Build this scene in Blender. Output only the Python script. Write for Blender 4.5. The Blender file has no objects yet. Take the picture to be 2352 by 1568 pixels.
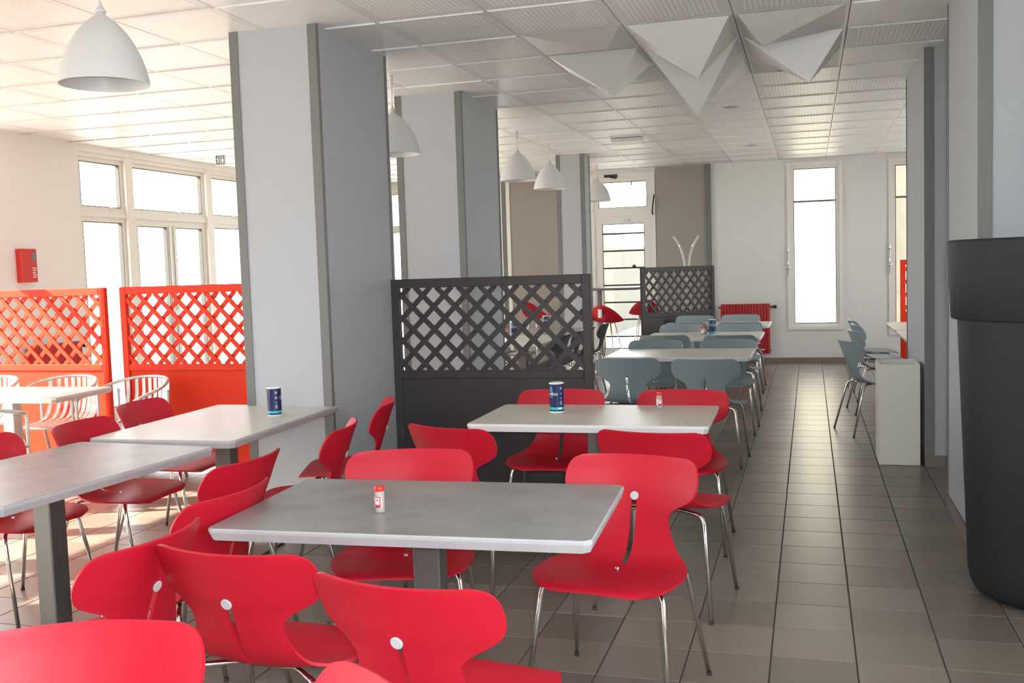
import bpy, math, random
from mathutils import Vector, Matrix
random.seed(7)
SC = bpy.context.scene
COL = SC.collection

# ------------------------------------------------------------------ camera
CAMLOC = Vector((0.0, 0.0, 1.55))
cam = bpy.data.objects.new('camera', bpy.data.cameras.new('camera'))
COL.objects.link(cam)
cam.data.sensor_width = 36.0
cam.data.lens = 35.35
cam.data.clip_start = 0.05
cam.data.clip_end = 300
_r = Vector((0.9590, 0.2830, -0.0320)).normalized()
_b = Vector((0.2850, -0.9560, 0.0730)); _b = (_b - _r * _b.dot(_r)).normalized()
_u = _b.cross(_r)
cam.matrix_world = Matrix(((_r.x, _u.x, _b.x, CAMLOC.x), (_r.y, _u.y, _b.y, CAMLOC.y), (_r.z, _u.z, _b.z, CAMLOC.z), (0, 0, 0, 1)))
SC.camera = cam

# ------------------------------------------------------------------ world, sun, flash, exposure
w = bpy.data.worlds.new('sky'); SC.world = w; w.use_nodes = True
bg = w.node_tree.nodes['Background']
bg.inputs[0].default_value = (0.94, 0.97, 1.0, 1)
bg.inputs[1].default_value = 10.0

sun = bpy.data.objects.new('sun', bpy.data.lights.new('sun', 'SUN')); COL.objects.link(sun)
sun.data.energy = 41.0
sun.data.color = (1.0, 0.86, 0.68)
sun.data.angle = math.radians(0.6)
SUNDIR = Vector((1.0, 0.45, -0.62)).normalized()
sun.rotation_euler = SUNDIR.to_track_quat('-Z', 'Y').to_euler()
sun.location = (-20, -10, 20)

flash = bpy.data.objects.new('camera_flash', bpy.data.lights.new('camera_flash', 'SPOT')); COL.objects.link(flash)
flash.data.energy = 270.0
flash.data.color = (0.85, 0.94, 1.0)
flash.data.shadow_soft_size = 0.025
flash.data.spot_size = math.radians(140)
flash.data.spot_blend = 0.35
flash.location = CAMLOC + _r * 0.05 + _u * 0.06 + _b * 0.03
flash.rotation_euler = (-_b).to_track_quat('-Z', 'Y').to_euler()

SC.view_settings.view_transform = 'Standard'
SC.view_settings.look = 'None'
SC.view_settings.gamma = 1.0
SC.view_settings.use_curve_mapping = False
SC.view_settings.exposure = 0.0

# ------------------------------------------------------------------ materials
MATS = {}
def mat(name, col, rough=0.5, metal=0.0, spec=0.5, noise=0.0, nscale=8.0, bump=0.0, bscale=200.0, coat=0.0, trans=0.0):
    m = bpy.data.materials.new(name); m.use_nodes = True
    nt = m.node_tree; b = nt.nodes['Principled BSDF']
    b.inputs['Base Color'].default_value = (*col, 1)
    b.inputs['Roughness'].default_value = rough
    b.inputs['Metallic'].default_value = metal
    b.inputs['Specular IOR Level'].default_value = spec
    if coat: b.inputs['Coat Weight'].default_value = coat
    if trans: b.inputs['Transmission Weight'].default_value = trans
    tc = nt.nodes.new('ShaderNodeTexCoord')
    if noise:
        n = nt.nodes.new('ShaderNodeTexNoise'); n.inputs['Scale'].default_value = nscale; n.inputs['Detail'].default_value = 5
        nt.links.new(tc.outputs['Object'], n.inputs['Vector'])
        mx = nt.nodes.new('ShaderNodeMix'); mx.data_type = 'RGBA'
        mx.inputs[6].default_value = (*[max(0, c * (1 - noise)) for c in col], 1)
        mx.inputs[7].default_value = (*[min(1, c * (1 + noise)) for c in col], 1)
        nt.links.new(n.outputs['Fac'], mx.inputs[0]); nt.links.new(mx.outputs[2], b.inputs['Base Color'])
    if bump:
        n2 = nt.nodes.new('ShaderNodeTexNoise'); n2.inputs['Scale'].default_value = bscale; n2.inputs['Detail'].default_value = 2
        nt.links.new(tc.outputs['Object'], n2.inputs['Vector'])
        bp = nt.nodes.new('ShaderNodeBump'); bp.inputs['Strength'].default_value = bump; bp.inputs['Distance'].default_value = 0.002
        nt.links.new(n2.outputs['Fac'], bp.inputs['Height']); nt.links.new(bp.outputs['Normal'], b.inputs['Normal'])
    MATS[name] = m
    return m

mat('red_plastic', (0.475, 0.007, 0.024), 0.45, spec=0.35, bump=0.05, bscale=900)
mat('grey_plastic', (0.26, 0.325, 0.35), 0.45)
mat('shaded_grey_plastic', (0.05, 0.053, 0.058), 0.45)  # the grey chair plastic again, with shade put into its base colour
mat('chrome', (0.75, 0.75, 0.74), 0.10, metal=1.0)
mat('steel', (0.17, 0.162, 0.155), 0.45, metal=0.7, noise=0.06, nscale=4)
mat('aluminium', (0.62, 0.61, 0.59), 0.38, metal=0.6)
mat('rubber', (0.03, 0.03, 0.03), 0.7)
mat('disc_grey', (0.50, 0.52, 0.54), 0.45)
mat('top_concrete', (0.24, 0.24, 0.24), 0.36, noise=0.42, nscale=7)
mat('top_cream', (0.60, 0.585, 0.545), 0.33, noise=0.06, nscale=5)
mat('top_beige', (0.62, 0.59, 0.51), 0.33, noise=0.06, nscale=5)
mat('edge_light', (0.42, 0.43, 0.45), 0.5, noise=0.12, nscale=14)
mat('edge_white', (0.74, 0.74, 0.75), 0.45, noise=0.04, nscale=14)
mat('wall_white', (0.72, 0.725, 0.71), 0.7, bump=0.15, bscale=160)
mat('wall_cream', (0.82, 0.805, 0.78), 0.75, bump=0.15, bscale=160)
mat('column_paint', (0.425, 0.445, 0.475), 0.75, bump=0.25, bscale=140)
mat('trim_grey', (0.17, 0.17, 0.165), 0.55)
mat('wall_grey', (0.34, 0.31, 0.275), 0.75, bump=0.2, bscale=140)
mat('frame_white', (0.78, 0.76, 0.71), 0.4)
mat('gasket', (0.03, 0.03, 0.03), 0.6)
mat('lamp_white', (0.63, 0.64, 0.65), 0.38)
mat('lattice_dark', (0.048, 0.041, 0.045), 0.5, noise=0.1, nscale=10)
mat('lattice_red', (0.66, 0.030, 0.006), 0.5, spec=0.2)
mat('radiator_red', (0.40, 0.004, 0.010), 0.35)
mat('baseboard', (0.20, 0.165, 0.15), 0.4, noise=0.15)
mat('bin_white', (0.74, 0.73, 0.67), 0.5)
mat('planter_dark', (0.017, 0.019, 0.021), 0.6, spec=0.3, bump=0.2, bscale=500)
mat('panel_paint', (0.66, 0.66, 0.66), 0.5)
mat('grout', (0.07, 0.06, 0.052), 0.8)
mat('slab', (0.6, 0.6, 0.58), 0.8)
mat('navy', (0.012, 0.022, 0.10), 0.25)
mat('cyan', (0.03, 0.48, 0.55), 0.25)
mat('teal', (0.02, 0.20, 0.32), 0.3)
mat('can_white', (0.85, 0.85, 0.85), 0.35)
mat('lilac', (0.30, 0.31, 0.42), 0.35)
mat('cap_red', (0.75, 0.02, 0.01), 0.35)
mat('salt', (0.62, 0.57, 0.50), 0.6)
mat('clear_plastic', (0.85, 0.82, 0.78), 0.12, trans=0.55)
mat('label_red', (0.55, 0.02, 0.03), 0.4)
mat('sign_grey', (0.16, 0.17, 0.15), 0.5)
mat('box_red', (0.60, 0.025, 0.02), 0.45)
mat('black', (0.01, 0.01, 0.01), 0.4)
mat('terrace', (0.42, 0.40, 0.37), 0.9, noise=0.1, nscale=1.0)
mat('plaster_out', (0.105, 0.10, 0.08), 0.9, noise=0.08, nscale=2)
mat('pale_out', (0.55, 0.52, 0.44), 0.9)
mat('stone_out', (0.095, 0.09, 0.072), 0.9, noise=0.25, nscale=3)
mat('pyr_white', (0.70, 0.70, 0.70), 0.42)
mat('bulb_glass', (0.9, 0.9, 0.88), 0.3)

def glass_mat():
    m = bpy.data.materials.new('window_glass'); m.use_nodes = True; nt = m.node_tree; nt.nodes.clear()
    o = nt.nodes.new('ShaderNodeOutputMaterial'); t = nt.nodes.new('ShaderNodeBsdfTransparent'); g = nt.nodes.new('ShaderNodeBsdfGlossy')
    t.inputs[0].default_value = (0.96, 0.97, 0.96, 1); g.inputs['Roughness'].default_value = 0.02
    mx = nt.nodes.new('ShaderNodeMixShader'); mx.inputs[0].default_value = 0.05; nt.links.new(t.outputs[0], mx.inputs[1]); nt.links.new(g.outputs[0], mx.inputs[2])
    nt.links.new(mx.outputs[0], o.inputs[0]); MATS['glass'] = m
glass_mat()

def math_node(nt, op, a, b=None, c=None):
    n = nt.nodes.new('ShaderNodeMath'); n.operation = op
    for i, v in enumerate((a, b, c)):
        if v is None: continue
        if isinstance(v, (int, float)): n.inputs[i].default_value = v
        else: nt.links.new(v, n.inputs[i])
    return n.outputs[0]

def floor_tile_mat(T, x0, y0):
    m = bpy.data.materials.new('floor_tile'); m.use_nodes = True; nt = m.node_tree; b = nt.nodes['Principled BSDF']
    geo = nt.nodes.new('ShaderNodeNewGeometry'); sep = nt.nodes.new('ShaderNodeSeparateXYZ'); nt.links.new(geo.outputs['Position'], sep.inputs[0])
    ix = math_node(nt, 'FLOOR', math_node(nt, 'DIVIDE', math_node(nt, 'SUBTRACT', sep.outputs[0], x0), T))
    iy = math_node(nt, 'FLOOR', math_node(nt, 'DIVIDE', math_node(nt, 'SUBTRACT', sep.outputs[1], y0), T))
    cb = nt.nodes.new('ShaderNodeCombineXYZ'); nt.links.new(ix, cb.inputs[0]); nt.links.new(iy, cb.inputs[1])
    wn = nt.nodes.new('ShaderNodeTexWhiteNoise'); wn.noise_dimensions = '3D'; nt.links.new(cb.outputs[0], wn.inputs['Vector'])
    nz = nt.nodes.new('ShaderNodeTexNoise'); nz.inputs['Scale'].default_value = 4; nz.inputs['Detail'].default_value = 6
    nt.links.new(geo.outputs['Position'], nz.inputs['Vector'])
    f = math_node(nt, 'ADD', math_node(nt, 'MULTIPLY', wn.outputs['Value'], 0.75), math_node(nt, 'MULTIPLY', nz.outputs['Fac'], 0.25))
    mx = nt.nodes.new('ShaderNodeMix'); mx.data_type = 'RGBA'; nt.links.new(f, mx.inputs[0])
    mx.inputs[6].default_value = (0.152, 0.122, 0.105, 1); mx.inputs[7].default_value = (0.245, 0.202, 0.173, 1)
    nt.links.new(mx.outputs[2], b.inputs['Base Color'])
    b.inputs['Roughness'].default_value = 0.31
    b.inputs['Specular IOR Level'].default_value = 0.38
    MATS['floor_tile'] = m

def ceiling_mat(name, base, stripe):
    m = bpy.data.materials.new(name); m.use_nodes = True; nt = m.node_tree; b = nt.nodes['Principled BSDF']
    b.inputs['Roughness'].default_value = 0.42
    b.inputs['Specular IOR Level'].default_value = 0.45
    if stripe is None:
        b.inputs['Base Color'].default_value = (*base, 1)
    else:
        tc = nt.nodes.new('ShaderNodeTexCoord'); sep = nt.nodes.new('ShaderNodeSeparateXYZ'); nt.links.new(tc.outputs['Object'], sep.inputs[0])
        x, y = sep.outputs[0], sep.outputs[1]
        fx = math_node(nt, 'FRACT', math_node(nt, 'DIVIDE', x, 0.030))
        sx = math_node(nt, 'LESS_THAN', math_node(nt, 'ABSOLUTE', math_node(nt, 'SUBTRACT', fx, 0.5)), 0.25)
        fy = math_node(nt, 'FRACT', math_node(nt, 'DIVIDE', y, 0.016))
        sy = math_node(nt, 'LESS_THAN', fy, 0.72)
        bx = math_node(nt, 'LESS_THAN', math_node(nt, 'ABSOLUTE', x), 0.272)
        by = math_node(nt, 'LESS_THAN', math_node(nt, 'ABSOLUTE', y), 0.272)
        mk = math_node(nt, 'MULTIPLY', math_node(nt, 'MULTIPLY', sx, sy), math_node(nt, 'MULTIPLY', bx, by))
        mx = nt.nodes.new('ShaderNodeMix'); mx.data_type = 'RGBA'; nt.links.new(mk, mx.inputs[0])
        mx.inputs[6].default_value = (*base, 1); mx.inputs[7].default_value = (*stripe, 1)
        nt.links.new(mx.outputs[2], b.inputs['Base Color'])
    MATS[name] = m
ceiling_mat('ceil_plain', (0.84, 0.845, 0.85), None)
ceiling_mat('ceil_perf', (0.74, 0.745, 0.75), (0.95, 0.95, 0.95))

# ------------------------------------------------------------------ mesh helpers
class MB:
    def __init__(s): s.v = []; s.f = []; s.sm = []
    def add(s, vs, fs, smooth=False):
        o = len(s.v); s.v += [tuple(v) for v in vs]
        for f in fs: s.f.append(tuple(i + o for i in f)); s.sm.append(smooth)
        return s
    def box(s, x0, x1, y0, y1, z0, z1):
        vs = [(x0, y0, z0), (x1, y0, z0), (x1, y1, z0), (x0, y1, z0), (x0, y0, z1), (x1, y0, z1), (x1, y1, z1), (x0, y1, z1)]
        return s.add(vs, [(0, 3, 2, 1), (4, 5, 6, 7), (0, 1, 5, 4), (1, 2, 6, 5), (2, 3, 7, 6), (3, 0, 4, 7)])
    def cbox(s, x0, x1, y0, y1, z0, z1, c):
        # box with chamfered vertical and horizontal edges: stacked rounded rectangles
        def ring(i, z):
            a0, a1, b0, b1 = x0 + i, x1 - i, y0 + i, y1 - i; k = c
            return [(a0 + k, b0, z), (a1 - k, b0, z), (a1, b0 + k, z), (a1, b1 - k, z), (a1 - k, b1, z), (a0 + k, b1, z), (a0, b1 - k, z), (a0, b0 + k, z)]
        rs = [ring(c, z0), ring(0, z0 + c), ring(0, z1 - c), ring(c, z1)]
        return s.loft(rs, True, True, True)
    def loft(s, rings, closed=True, cap0=False, cap1=False, smooth=False):
        n = len(rings[0]); vs = [p for r in rings for p in r]; fs = []
        for i in range(len(rings) - 1):
            for j in range(n if closed else n - 1):
                k = (j + 1) % n
                fs.append((i * n + j, i * n + k, (i + 1) * n + k, (i + 1) * n + j))
        o = len(s.f)
        s.add(vs, fs, smooth)
        b = len(s.v) - len(vs)
        if cap0: s.f.append(tuple(b + j for j in reversed(range(n)))); s.sm.append(False)
        if cap1: s.f.append(tuple(b + (len(rings) - 1) * n + j for j in range(n))); s.sm.append(False)
        return s
    def lathe(s, prof, n=32, cx=0, cy=0, smooth=True, cap0=False, cap1=False):
        rings = [[(cx + r * math.cos(2 * math.pi * j / n), cy + r * math.sin(2 * math.pi * j / n), z) for j in range(n)] for r, z in prof]
        return s.loft(rings, True, cap0, cap1, smooth)
    def tube(s, path, r, n=8, caps=True):
        P = [Vector(p) for p in path]; rings = []
        t = (P[1] - P[0]).normalized()
        up = Vector((0, 0, 1)) if abs(t.z) < 0.9 else Vector((1, 0, 0))
        a = t.cross(up).normalized()
        for i, p in enumerate(P):
            if i == 0: d = P[1] - P[0]
            elif i == len(P) - 1: d = P[-1] - P[-2]
            else: d = (P[i + 1] - P[i]).normalized() + (P[i] - P[i - 1]).normalized()
            d.normalize()
            a = (a - d * a.dot(d)).normalized(); b = d.cross(a)
            rr = r[i] if isinstance(r, (list, tuple)) else r
            rings.append([tuple(p + a * (rr * math.cos(2 * math.pi * j / n)) + b * (rr * math.sin(2 * math.pi * j / n))) for j in range(n)])
        return s.loft(rings, True, caps, caps, True)
    def strip(s, path, w, wdir, th):
        # flat bar: rectangular section swept along path, width along wdir
        P = [Vector(p) for p in path]; wd = Vector(wdir).normalized(); rings = []
        for i, p in enumerate(P):
            d = (P[min(i + 1, len(P) - 1)] - P[max(i - 1, 0)]).normalized()
            nn = d.cross(wd).normalized()
            rings.append([tuple(p + wd * (w / 2) * a + nn * (th / 2) * b) for a, b in ((-1, -1), (1, -1), (1, 1), (-1, 1))])
        return s.loft(rings, True, True, True)
    def mesh(s, name):
        me = bpy.data.meshes.new(name); me.from_pydata(s.v, [], s.f)
        me.polygons.foreach_set('use_smooth', s.sm); me.update()
        return me
    def build(s, name, m, parent=None):
        return obj(name, s.mesh(name), m, parent)

def obj(name, me, m=None, parent=None):
    if m is not None and len(me.materials) == 0: me.materials.append(MATS[m])
    o = bpy.data.objects.new(name, me); COL.objects.link(o)
    if parent is not None: o.parent = parent
    return o
def tag(o, label=None, cat=None, group=None, kind=None):
    if label: o['label'] = label
    if cat: o['category'] = cat
    if group: o['group'] = group
    if kind: o['kind'] = kind
    return o
def empty(name, loc=(0, 0, 0), rz=0.0):
    o = bpy.data.objects.new(name, None); COL.objects.link(o); o.location = loc; o.rotation_euler = (0, 0, rz); o.empty_display_size = 0.1
    return o
def copy_tree(o, parent=None):
    c = o.copy(); COL.objects.link(c)
    if parent is not None: c.parent = parent
    for ch in list(o.children): copy_tree(ch, c)
    return c
def fillet(pts, r, n=4):
    P = [Vector(p) for p in pts]; out = [P[0]]
    for i in range(1, len(P) - 1):
        a = (P[i - 1] - P[i]); b = (P[i + 1] - P[i]); k = min(r, a.length * 0.49, b.length * 0.49)
        p0 = P[i] + a.normalized() * k; p1 = P[i] + b.normalized() * k
        for j in range(n + 1):
            t = j / n; out.append(p0 * (1 - t) ** 2 + P[i] * 2 * t * (1 - t) + p1 * t ** 2)
    out.append(P[-1]); return out
def interp(tbl, t):
    # Catmull-Rom through rows of a table, t in 0..len-1
    i = max(0, min(len(tbl) - 2, int(math.floor(t)))); u = t - i
    p0, p1, p2, p3 = tbl[max(i - 1, 0)], tbl[i], tbl[i + 1], tbl[min(i + 2, len(tbl) - 1)]
    return [0.5 * (2 * b + (c - a) * u + (2 * a - 5 * b + 4 * c - d) * u * u + (3 * b - a - 3 * c + d) * u ** 3) for a, b, c, d in zip(p0, p1, p2, p3)]
def text_mesh(body, size, shear=0.0):
    cu = bpy.data.curves.new('txt', 'FONT'); cu.body = body; cu.size = size; cu.shear = shear; cu.align_x = 'CENTER'; cu.align_y = 'CENTER'; cu.resolution_u = 3
    o = bpy.data.objects.new('txt', cu); COL.objects.link(o)
    bpy.context.view_layer.update()
    me = bpy.data.meshes.new_from_object(o.evaluated_get(bpy.context.evaluated_depsgraph_get()))
    bpy.data.objects.remove(o); bpy.data.curves.remove(cu)
    return me

# ------------------------------------------------------------------ room dimensions
H = 3.02            # ceiling
XL = -7.45          # wall with the big windows
YB = 15.6           # far wall
YF = -3.5           # wall behind the viewer
XR = 1.62
XR2 = 3.2           # wall of the side bay beyond the pilasters
TF, FX0, FY0 = 0.318, -0.160, 4.280
TC, CX0, CY0 = 0.670, -0.425, 6.940

# ------------------------------------------------------------------ floor
floor_tile_mat(TF, FX0 - TF * 40, FY0 - TF * 40)
fl = MB().box(XL - 0.2, XR2 + 0.2, YF - 0.2, YB + 0.25, -0.12, -0.004).build('floor', 'grout')
tag(fl, 'brown ceramic tiled floor running down the aisle', 'floor', kind='structure')
G = 0.0030
def tile_box(mb, x0, x1, y0, y1):
    c = 0.0015
    mb.loft([[(x0, y0, -0.006), (x1, y0, -0.006), (x1, y1, -0.006), (x0, y1, -0.006)],
             [(x0, y0, -c), (x1, y0, -c), (x1, y1, -c), (x0, y1, -c)],
             [(x0 + c, y0 + c, 0), (x1 - c, y0 + c, 0), (x1 - c, y1 - c, 0), (x0 + c, y1 - c, 0)]], True, False, True)
mb = MB(); tile_box(mb, -TF / 2 + G, TF / 2 - G, -TF / 2 + G, TF / 2 - G); tile_me = mb.mesh('floor_tile')
rest = MB()
i0 = int(math.floor((XL - FX0) / TF)); i1 = int(math.ceil((XR2 - FX0) / TF))
j0 = int(math.floor((YF - FY0) / TF)); j1 = int(math.ceil((YB - FY0) / TF))
singles = []
for i in range(i0, i1):
    for j in range(j0, j1):
        cx, cy = FX0 + (i + .5) * TF, FY0 + (j + .5) * TF
        aisle = -1.15 < cx < 1.1 and 2.9 < cy < 10.9
        leftp = -4.6 < cx < -1.15 and 3.0 < cy < 5.7
        singles.append((0 if aisle else 1 if leftp else 2, cy, cx, i, j))
singles.sort()
for n, (k, cy, cx, i, j) in enumerate(singles):
    if n < 288 and k < 2:
        o = obj('floor_tile', tile_me, 'floor_tile', fl); o.location = (cx, cy, 0)
    else:
        tile_box(rest, max(FX0 + i * TF + G, XL), min(FX0 + (i + 1) * TF - G, XR2), max(FY0 + j * TF + G, YF), min(FY0 + (j + 1) * TF - G, YB))
tag(rest.build('floor_tiling', 'floor_tile', fl), kind='stuff')

# ------------------------------------------------------------------ ceiling
ce = MB().box(XL - 0.2, XR2 + 0.2, YF - 0.2, YB + 0.25, H + 0.03, H + 0.25).build('ceiling', 'slab')
tag(ce, 'suspended metal ceiling of square perforated tiles', 'ceiling', kind='structure')
def ctile_mesh(name, m):
    h = TC / 2 - 0.0018; mb = MB()
    c = 0.003
    mb.loft([[(-h, -h, 0.03), (h, -h, 0.03), (h, h, 0.03), (-h, h, 0.03)], [(-h, -h, c), (h, -h, c), (h, h, c), (-h, h, c)],
             [(-h + c, -h + c, 0), (h - c, -h + c, 0), (h - c, h - c, 0), (-h + c, h - c, 0)]][::1], True, True, True)
    mb.box(-h + 0.012, h - 0.012, -h, -h + 0.010, -0.009, 0.0)      # folded lip along one edge
    me = mb.mesh(name); me.materials.append(MATS[m]); return me
perf = ctile_mesh('ceiling_tile', 'ceil_perf'); plain = ctile_mesh('ceiling_tile', 'ceil_plain')
PYR = {(-2, -1): (-1.26, 6.62, 2.955), (-2, 0): (-1.33, 7.27, 2.755), (-2, 1): (-1.40, 7.95, 2.985),
       (-1, -1): (-0.67, 6.60, 2.714), (-1, 0): (-0.745, 7.27, 2.575), (-1, 1): (-0.70, 7.95, 2.800),
       (0, -1): (-0.27, 6.60, 2.885), (0, 0): (0.009, 7.04, 2.706), (0, 1): (-0.19, 7.90, 2.955)}
ci0 = int(math.floor((XL - CX0) / TC)); ci1 = int(math.ceil((XR2 - CX0) / TC))
cj0 = -6; cj1 = int(math.ceil((YB - CY0) / TC))
for i in range(ci0, ci1):
    for j in range(cj0, cj1):
        x, y = CX0 + (i + .5) * TC, CY0 + (j + .5) * TC
        if (i, j) in PYR: continue
        if x > 2.0 and y < 9.0: continue
        is_plain = i in (-4,) or (i == -1 and j >= 2) or (i == 1 and j not in (0, 3, 4)) or i >= 2 or (i == -5 and j in (-2, 1))
        o = obj('ceiling_tile', plain if is_plain else perf, None, ce); o.location = (x, y, H)
for j in (cj0,):
    tag(MB().box(XL, XR2, YF, CY0 + cj0 * TC, H, H + 0.03).build('ceiling_field', 'ceil_plain', ce))
pyr_labels = {(-2, -1): 'almost flat white folded panel, first of the outer row', (-2, 0): 'white pyramid panel with blunt tip over the outer row', (-2, 1): 'shallow white folded panel behind blunt pyramid',
              (-1, -1): 'white pyramid panel with sharp tip, in front of the deepest one', (-1, 0): 'deepest white pyramid panel of the ceiling cluster', (-1, 1): 'white pyramid panel half hidden by the deepest one',
              (0, -1): 'shallow white pyramid panel with off-centre fold', (0, 0): 'white pyramid panel pointing down over the aisle', (0, 1): 'shallow white panel hidden behind the aisle pyramid'}
for (i, j), (ax, ay, az) in PYR.items():
    x0, y0 = CX0 + i * TC, CY0 + j * TC; cx, cy = x0 + TC / 2, y0 + TC / 2; h = TC / 2 - 0.003; h2 = h - 0.020
    mb = MB()
    mb.loft([[(sx * h, sy * h, 0.028) for sx, sy in ((-1, -1), (1, -1), (1, 1), (-1, 1))], [(sx * h, sy * h, 0.0) for sx, sy in ((-1, -1), (1, -1), (1, 1), (-1, 1))]], True, True, True)
    a = (ax - cx, ay - cy, az - H); q = [(-h2, -h2, -0.001), (h2, -h2, -0.001), (h2, h2, -0.001), (-h2, h2, -0.001)]
    mb.add(q + [a], [(1, 0, 4), (2, 1, 4), (3, 2, 4), (0, 3, 4)])
    o = mb.build('pyramid_panel', 'pyr_white', ce); o.location = (cx, cy, H); o['label'] = pyr_labels[(i, j)]

# ------------------------------------------------------------------ walls
def wall_with_holes(mb, axis, pos, th, a0, a1, z0, z1, holes):
    # a wall in the plane axis=pos, thickness th (outwards), running a0..a1, with holes (b0,b1,h0,h1)
    hs = sorted(holes); cur = a0
    def bx(p0, p1, q0, q1):
        if p1 - p0 < 1e-4 or q1 - q0 < 1e-4: return
        lo, hi = min(pos, pos + th), max(pos, pos + th)
        if axis == 'x': mb.box(lo, hi, p0, p1, q0, q1)
        else: mb.box(p0, p1, lo, hi, q0, q1)
    for b0, b1, h0, h1 in hs:
        bx(cur, b0, z0, z1); bx(b0, b1, z0, h0); bx(b0, b1, h1, z1); cur = b1
    bx(cur, a1, z0, z1)
    return mb
WT = 2.945
LEFT_HOLES = [(-1.9, 1.5, 0.03, WT), (2.03, 5.43, 0.03, WT), (6.0, 7.8, 0.03, WT), (9.05, 12.45, 0.03, WT)]
wl = wall_with_holes(MB(), 'x', XL, -0.22, YF, YB, 0, H + 0.03, LEFT_HOLES).build('wall_left', 'wall_cream')
tag(wl, 'cream wall holding the tall glazed doors', 'wall', kind='structure')
BACK_HOLES = [(-6.75, -4.75, 0.03, 2.88), (-3.29, -2.27, 0.03, 2.955), (-0.315, 0.47, 0.49, 2.965), (1.10, 1.90, 0.40, 2.945)]
wb = wall_with_holes(MB(), 'y', YB, 0.25, XL, XR2, 0, H + 0.03, BACK_HOLES).build('wall_back', 'wall_white')
tag(wb, 'white far wall with narrow tall windows', 'wall', kind='structure')
def wall_panel(x0, x1, z0=0.0, z1=H):
    MB().box(x0, x1, YB - 0.02, YB - 0.001, z0, z1).build('wall_panel', 'wall_grey', wb)
wall_panel(-4.70, -3.30); wall_panel(-2.26, -1.50)
MB().box(-1.50, -1.425, YB - 0.05, YB - 0.001, 0, H).build('corner_trim', 'trim_grey', wb)
MB().box(-4.735, -4.66, YB - 0.04, YB - 0.001, 0, H).build('corner_trim', 'trim_grey', wb)
MB().box(-4.66, -4.60, YB - 0.04, YB - 0.001, 0, H).build('corner_trim', 'frame_white', wb)
wf = wall_with_holes(MB(), 'y', YF, -0.2, XL, XR2, 0, H + 0.03, [(-1.8, 0.75, 1.0, 2.7)]).build('wall_front', 'wall_white'); tag(wf, 'plain white wall behind the dining tables', 'wall', kind='structure')
wr = wall_with_holes(wall_with_holes(MB(), 'x', XR2, 0.2, 9.23, YB, 0, H + 0.03, [(10.2, 13.5, 0.9, 2.75)]), 'x', XR, 0.2, YF, 9.23, 0, H + 0.03, [(-1.6, 3.0, 0.9, 2.75)]).box(XR, XR2 + 0.2, 9.03, 9.23, 0, H + 0.03).build('wall_right', 'wall_white')
tag(wr, 'white wall set back between the aisle pilasters', 'wall', kind='structure')
bb = MB().box(-1.42, XR2, YB - 0.03, YB - 0.0005, 0, 0.075).box(XL, -4.75, YB - 0.02, YB - 0.0005, 0, 0.03).build('baseboard_back', 'baseboard')
tag(bb, 'brown tile skirting along the far wall', 'baseboard', kind='structure')
bl = MB().box(XL, XL + 0.015, 7.8, 9.05, 0, 0.08).box(XL, XL + 0.015, 5.43, 6.0, 0, 0.08).box(XL, XL + 0.015, 12.45, YB, 0, 0.08).build('baseboard_left', 'baseboard')
tag(bl, 'brown tile skirting below the fire alarm wall', 'baseboard', kind='structure')

# columns: rectangular piers with dark corner trims
def pier(x0, x1, y0, y1, label, trims, base_faces=()):
    r = MB().box(x0, x1, y0, y1, 0, H).build('column', 'column_paint')
    tag(r, label, 'column', kind='structure')
    for (a0, a1, b0, b1) in trims:
        MB().cbox(a0, a1, b0, b1, 0.0, H - 0.002, 0.002).build('corner_trim', 'trim_grey', r)
    for (a0, a1, b0, b1, bh) in base_faces:
        MB().box(a0, a1, b0, b1, 0.0, bh).build('skirting_tile', 'baseboard', r)
    return r
def pier_trims(x0, x1, y0, y1, w=0.052, t=0.006):
    tr = []
    for (cx, sx) in ((x0, 1), (x1, -1)):
        for (cy, sy) in ((y0, 1), (y1, -1)):
            # L-shaped: one leg on each face
            tr.append((min(cx - sx * t, cx + sx * w), max(cx - sx * t, cx + sx * w), min(cy - sy * t, cy), max(cy - sy * t, cy)))
            tr.append((min(cx - sx * t, cx), max(cx - sx * t, cx), min(cy, cy + sy * 0.03), max(cy, cy + sy * 0.03)))
    return tr
for (x0, x1, y0, y1, lab) in ((-3.345, -2.775, 5.47, 6.49, 'broad pale grey column between the cream table and dark screen'),
                              (-3.335, -2.755, 7.98, 9.00, 'second pale grey column, seen behind the dark lattice screen'),
                              (-3.21, -2.84, 13.10, 13.45, 'slim grey column beside the far glazed door')):
    pier(x0, x1, y0, y1, lab, pier_trims(x0, x1, y0, y1))
for (x0, x1, y0, y1, lab) in ((0.80, XR, 5.43, 6.56, 'pale pilaster behind the tall dark planter'), (0.80, XR, 7.84, 9.23, 'pale pilaster behind the open white box')):
    tr = [(x0 - 0.006, x0 + 0.062, y0 - 0.006, y0), (x0 - 0.006, x0 + 0.03, y1, y1 + 0.006), (x0 - 0.006, x0, y1 - 0.02, y1)]
    pier(x0, x1, y0, y1, lab, tr, [(x0 - 0.012, XR, y0 - 0.012, y0 - 0.0061, 0.085), (x0 - 0.012, x0 - 0.0061, y0 - 0.012, y1, 0.085)])

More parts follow.
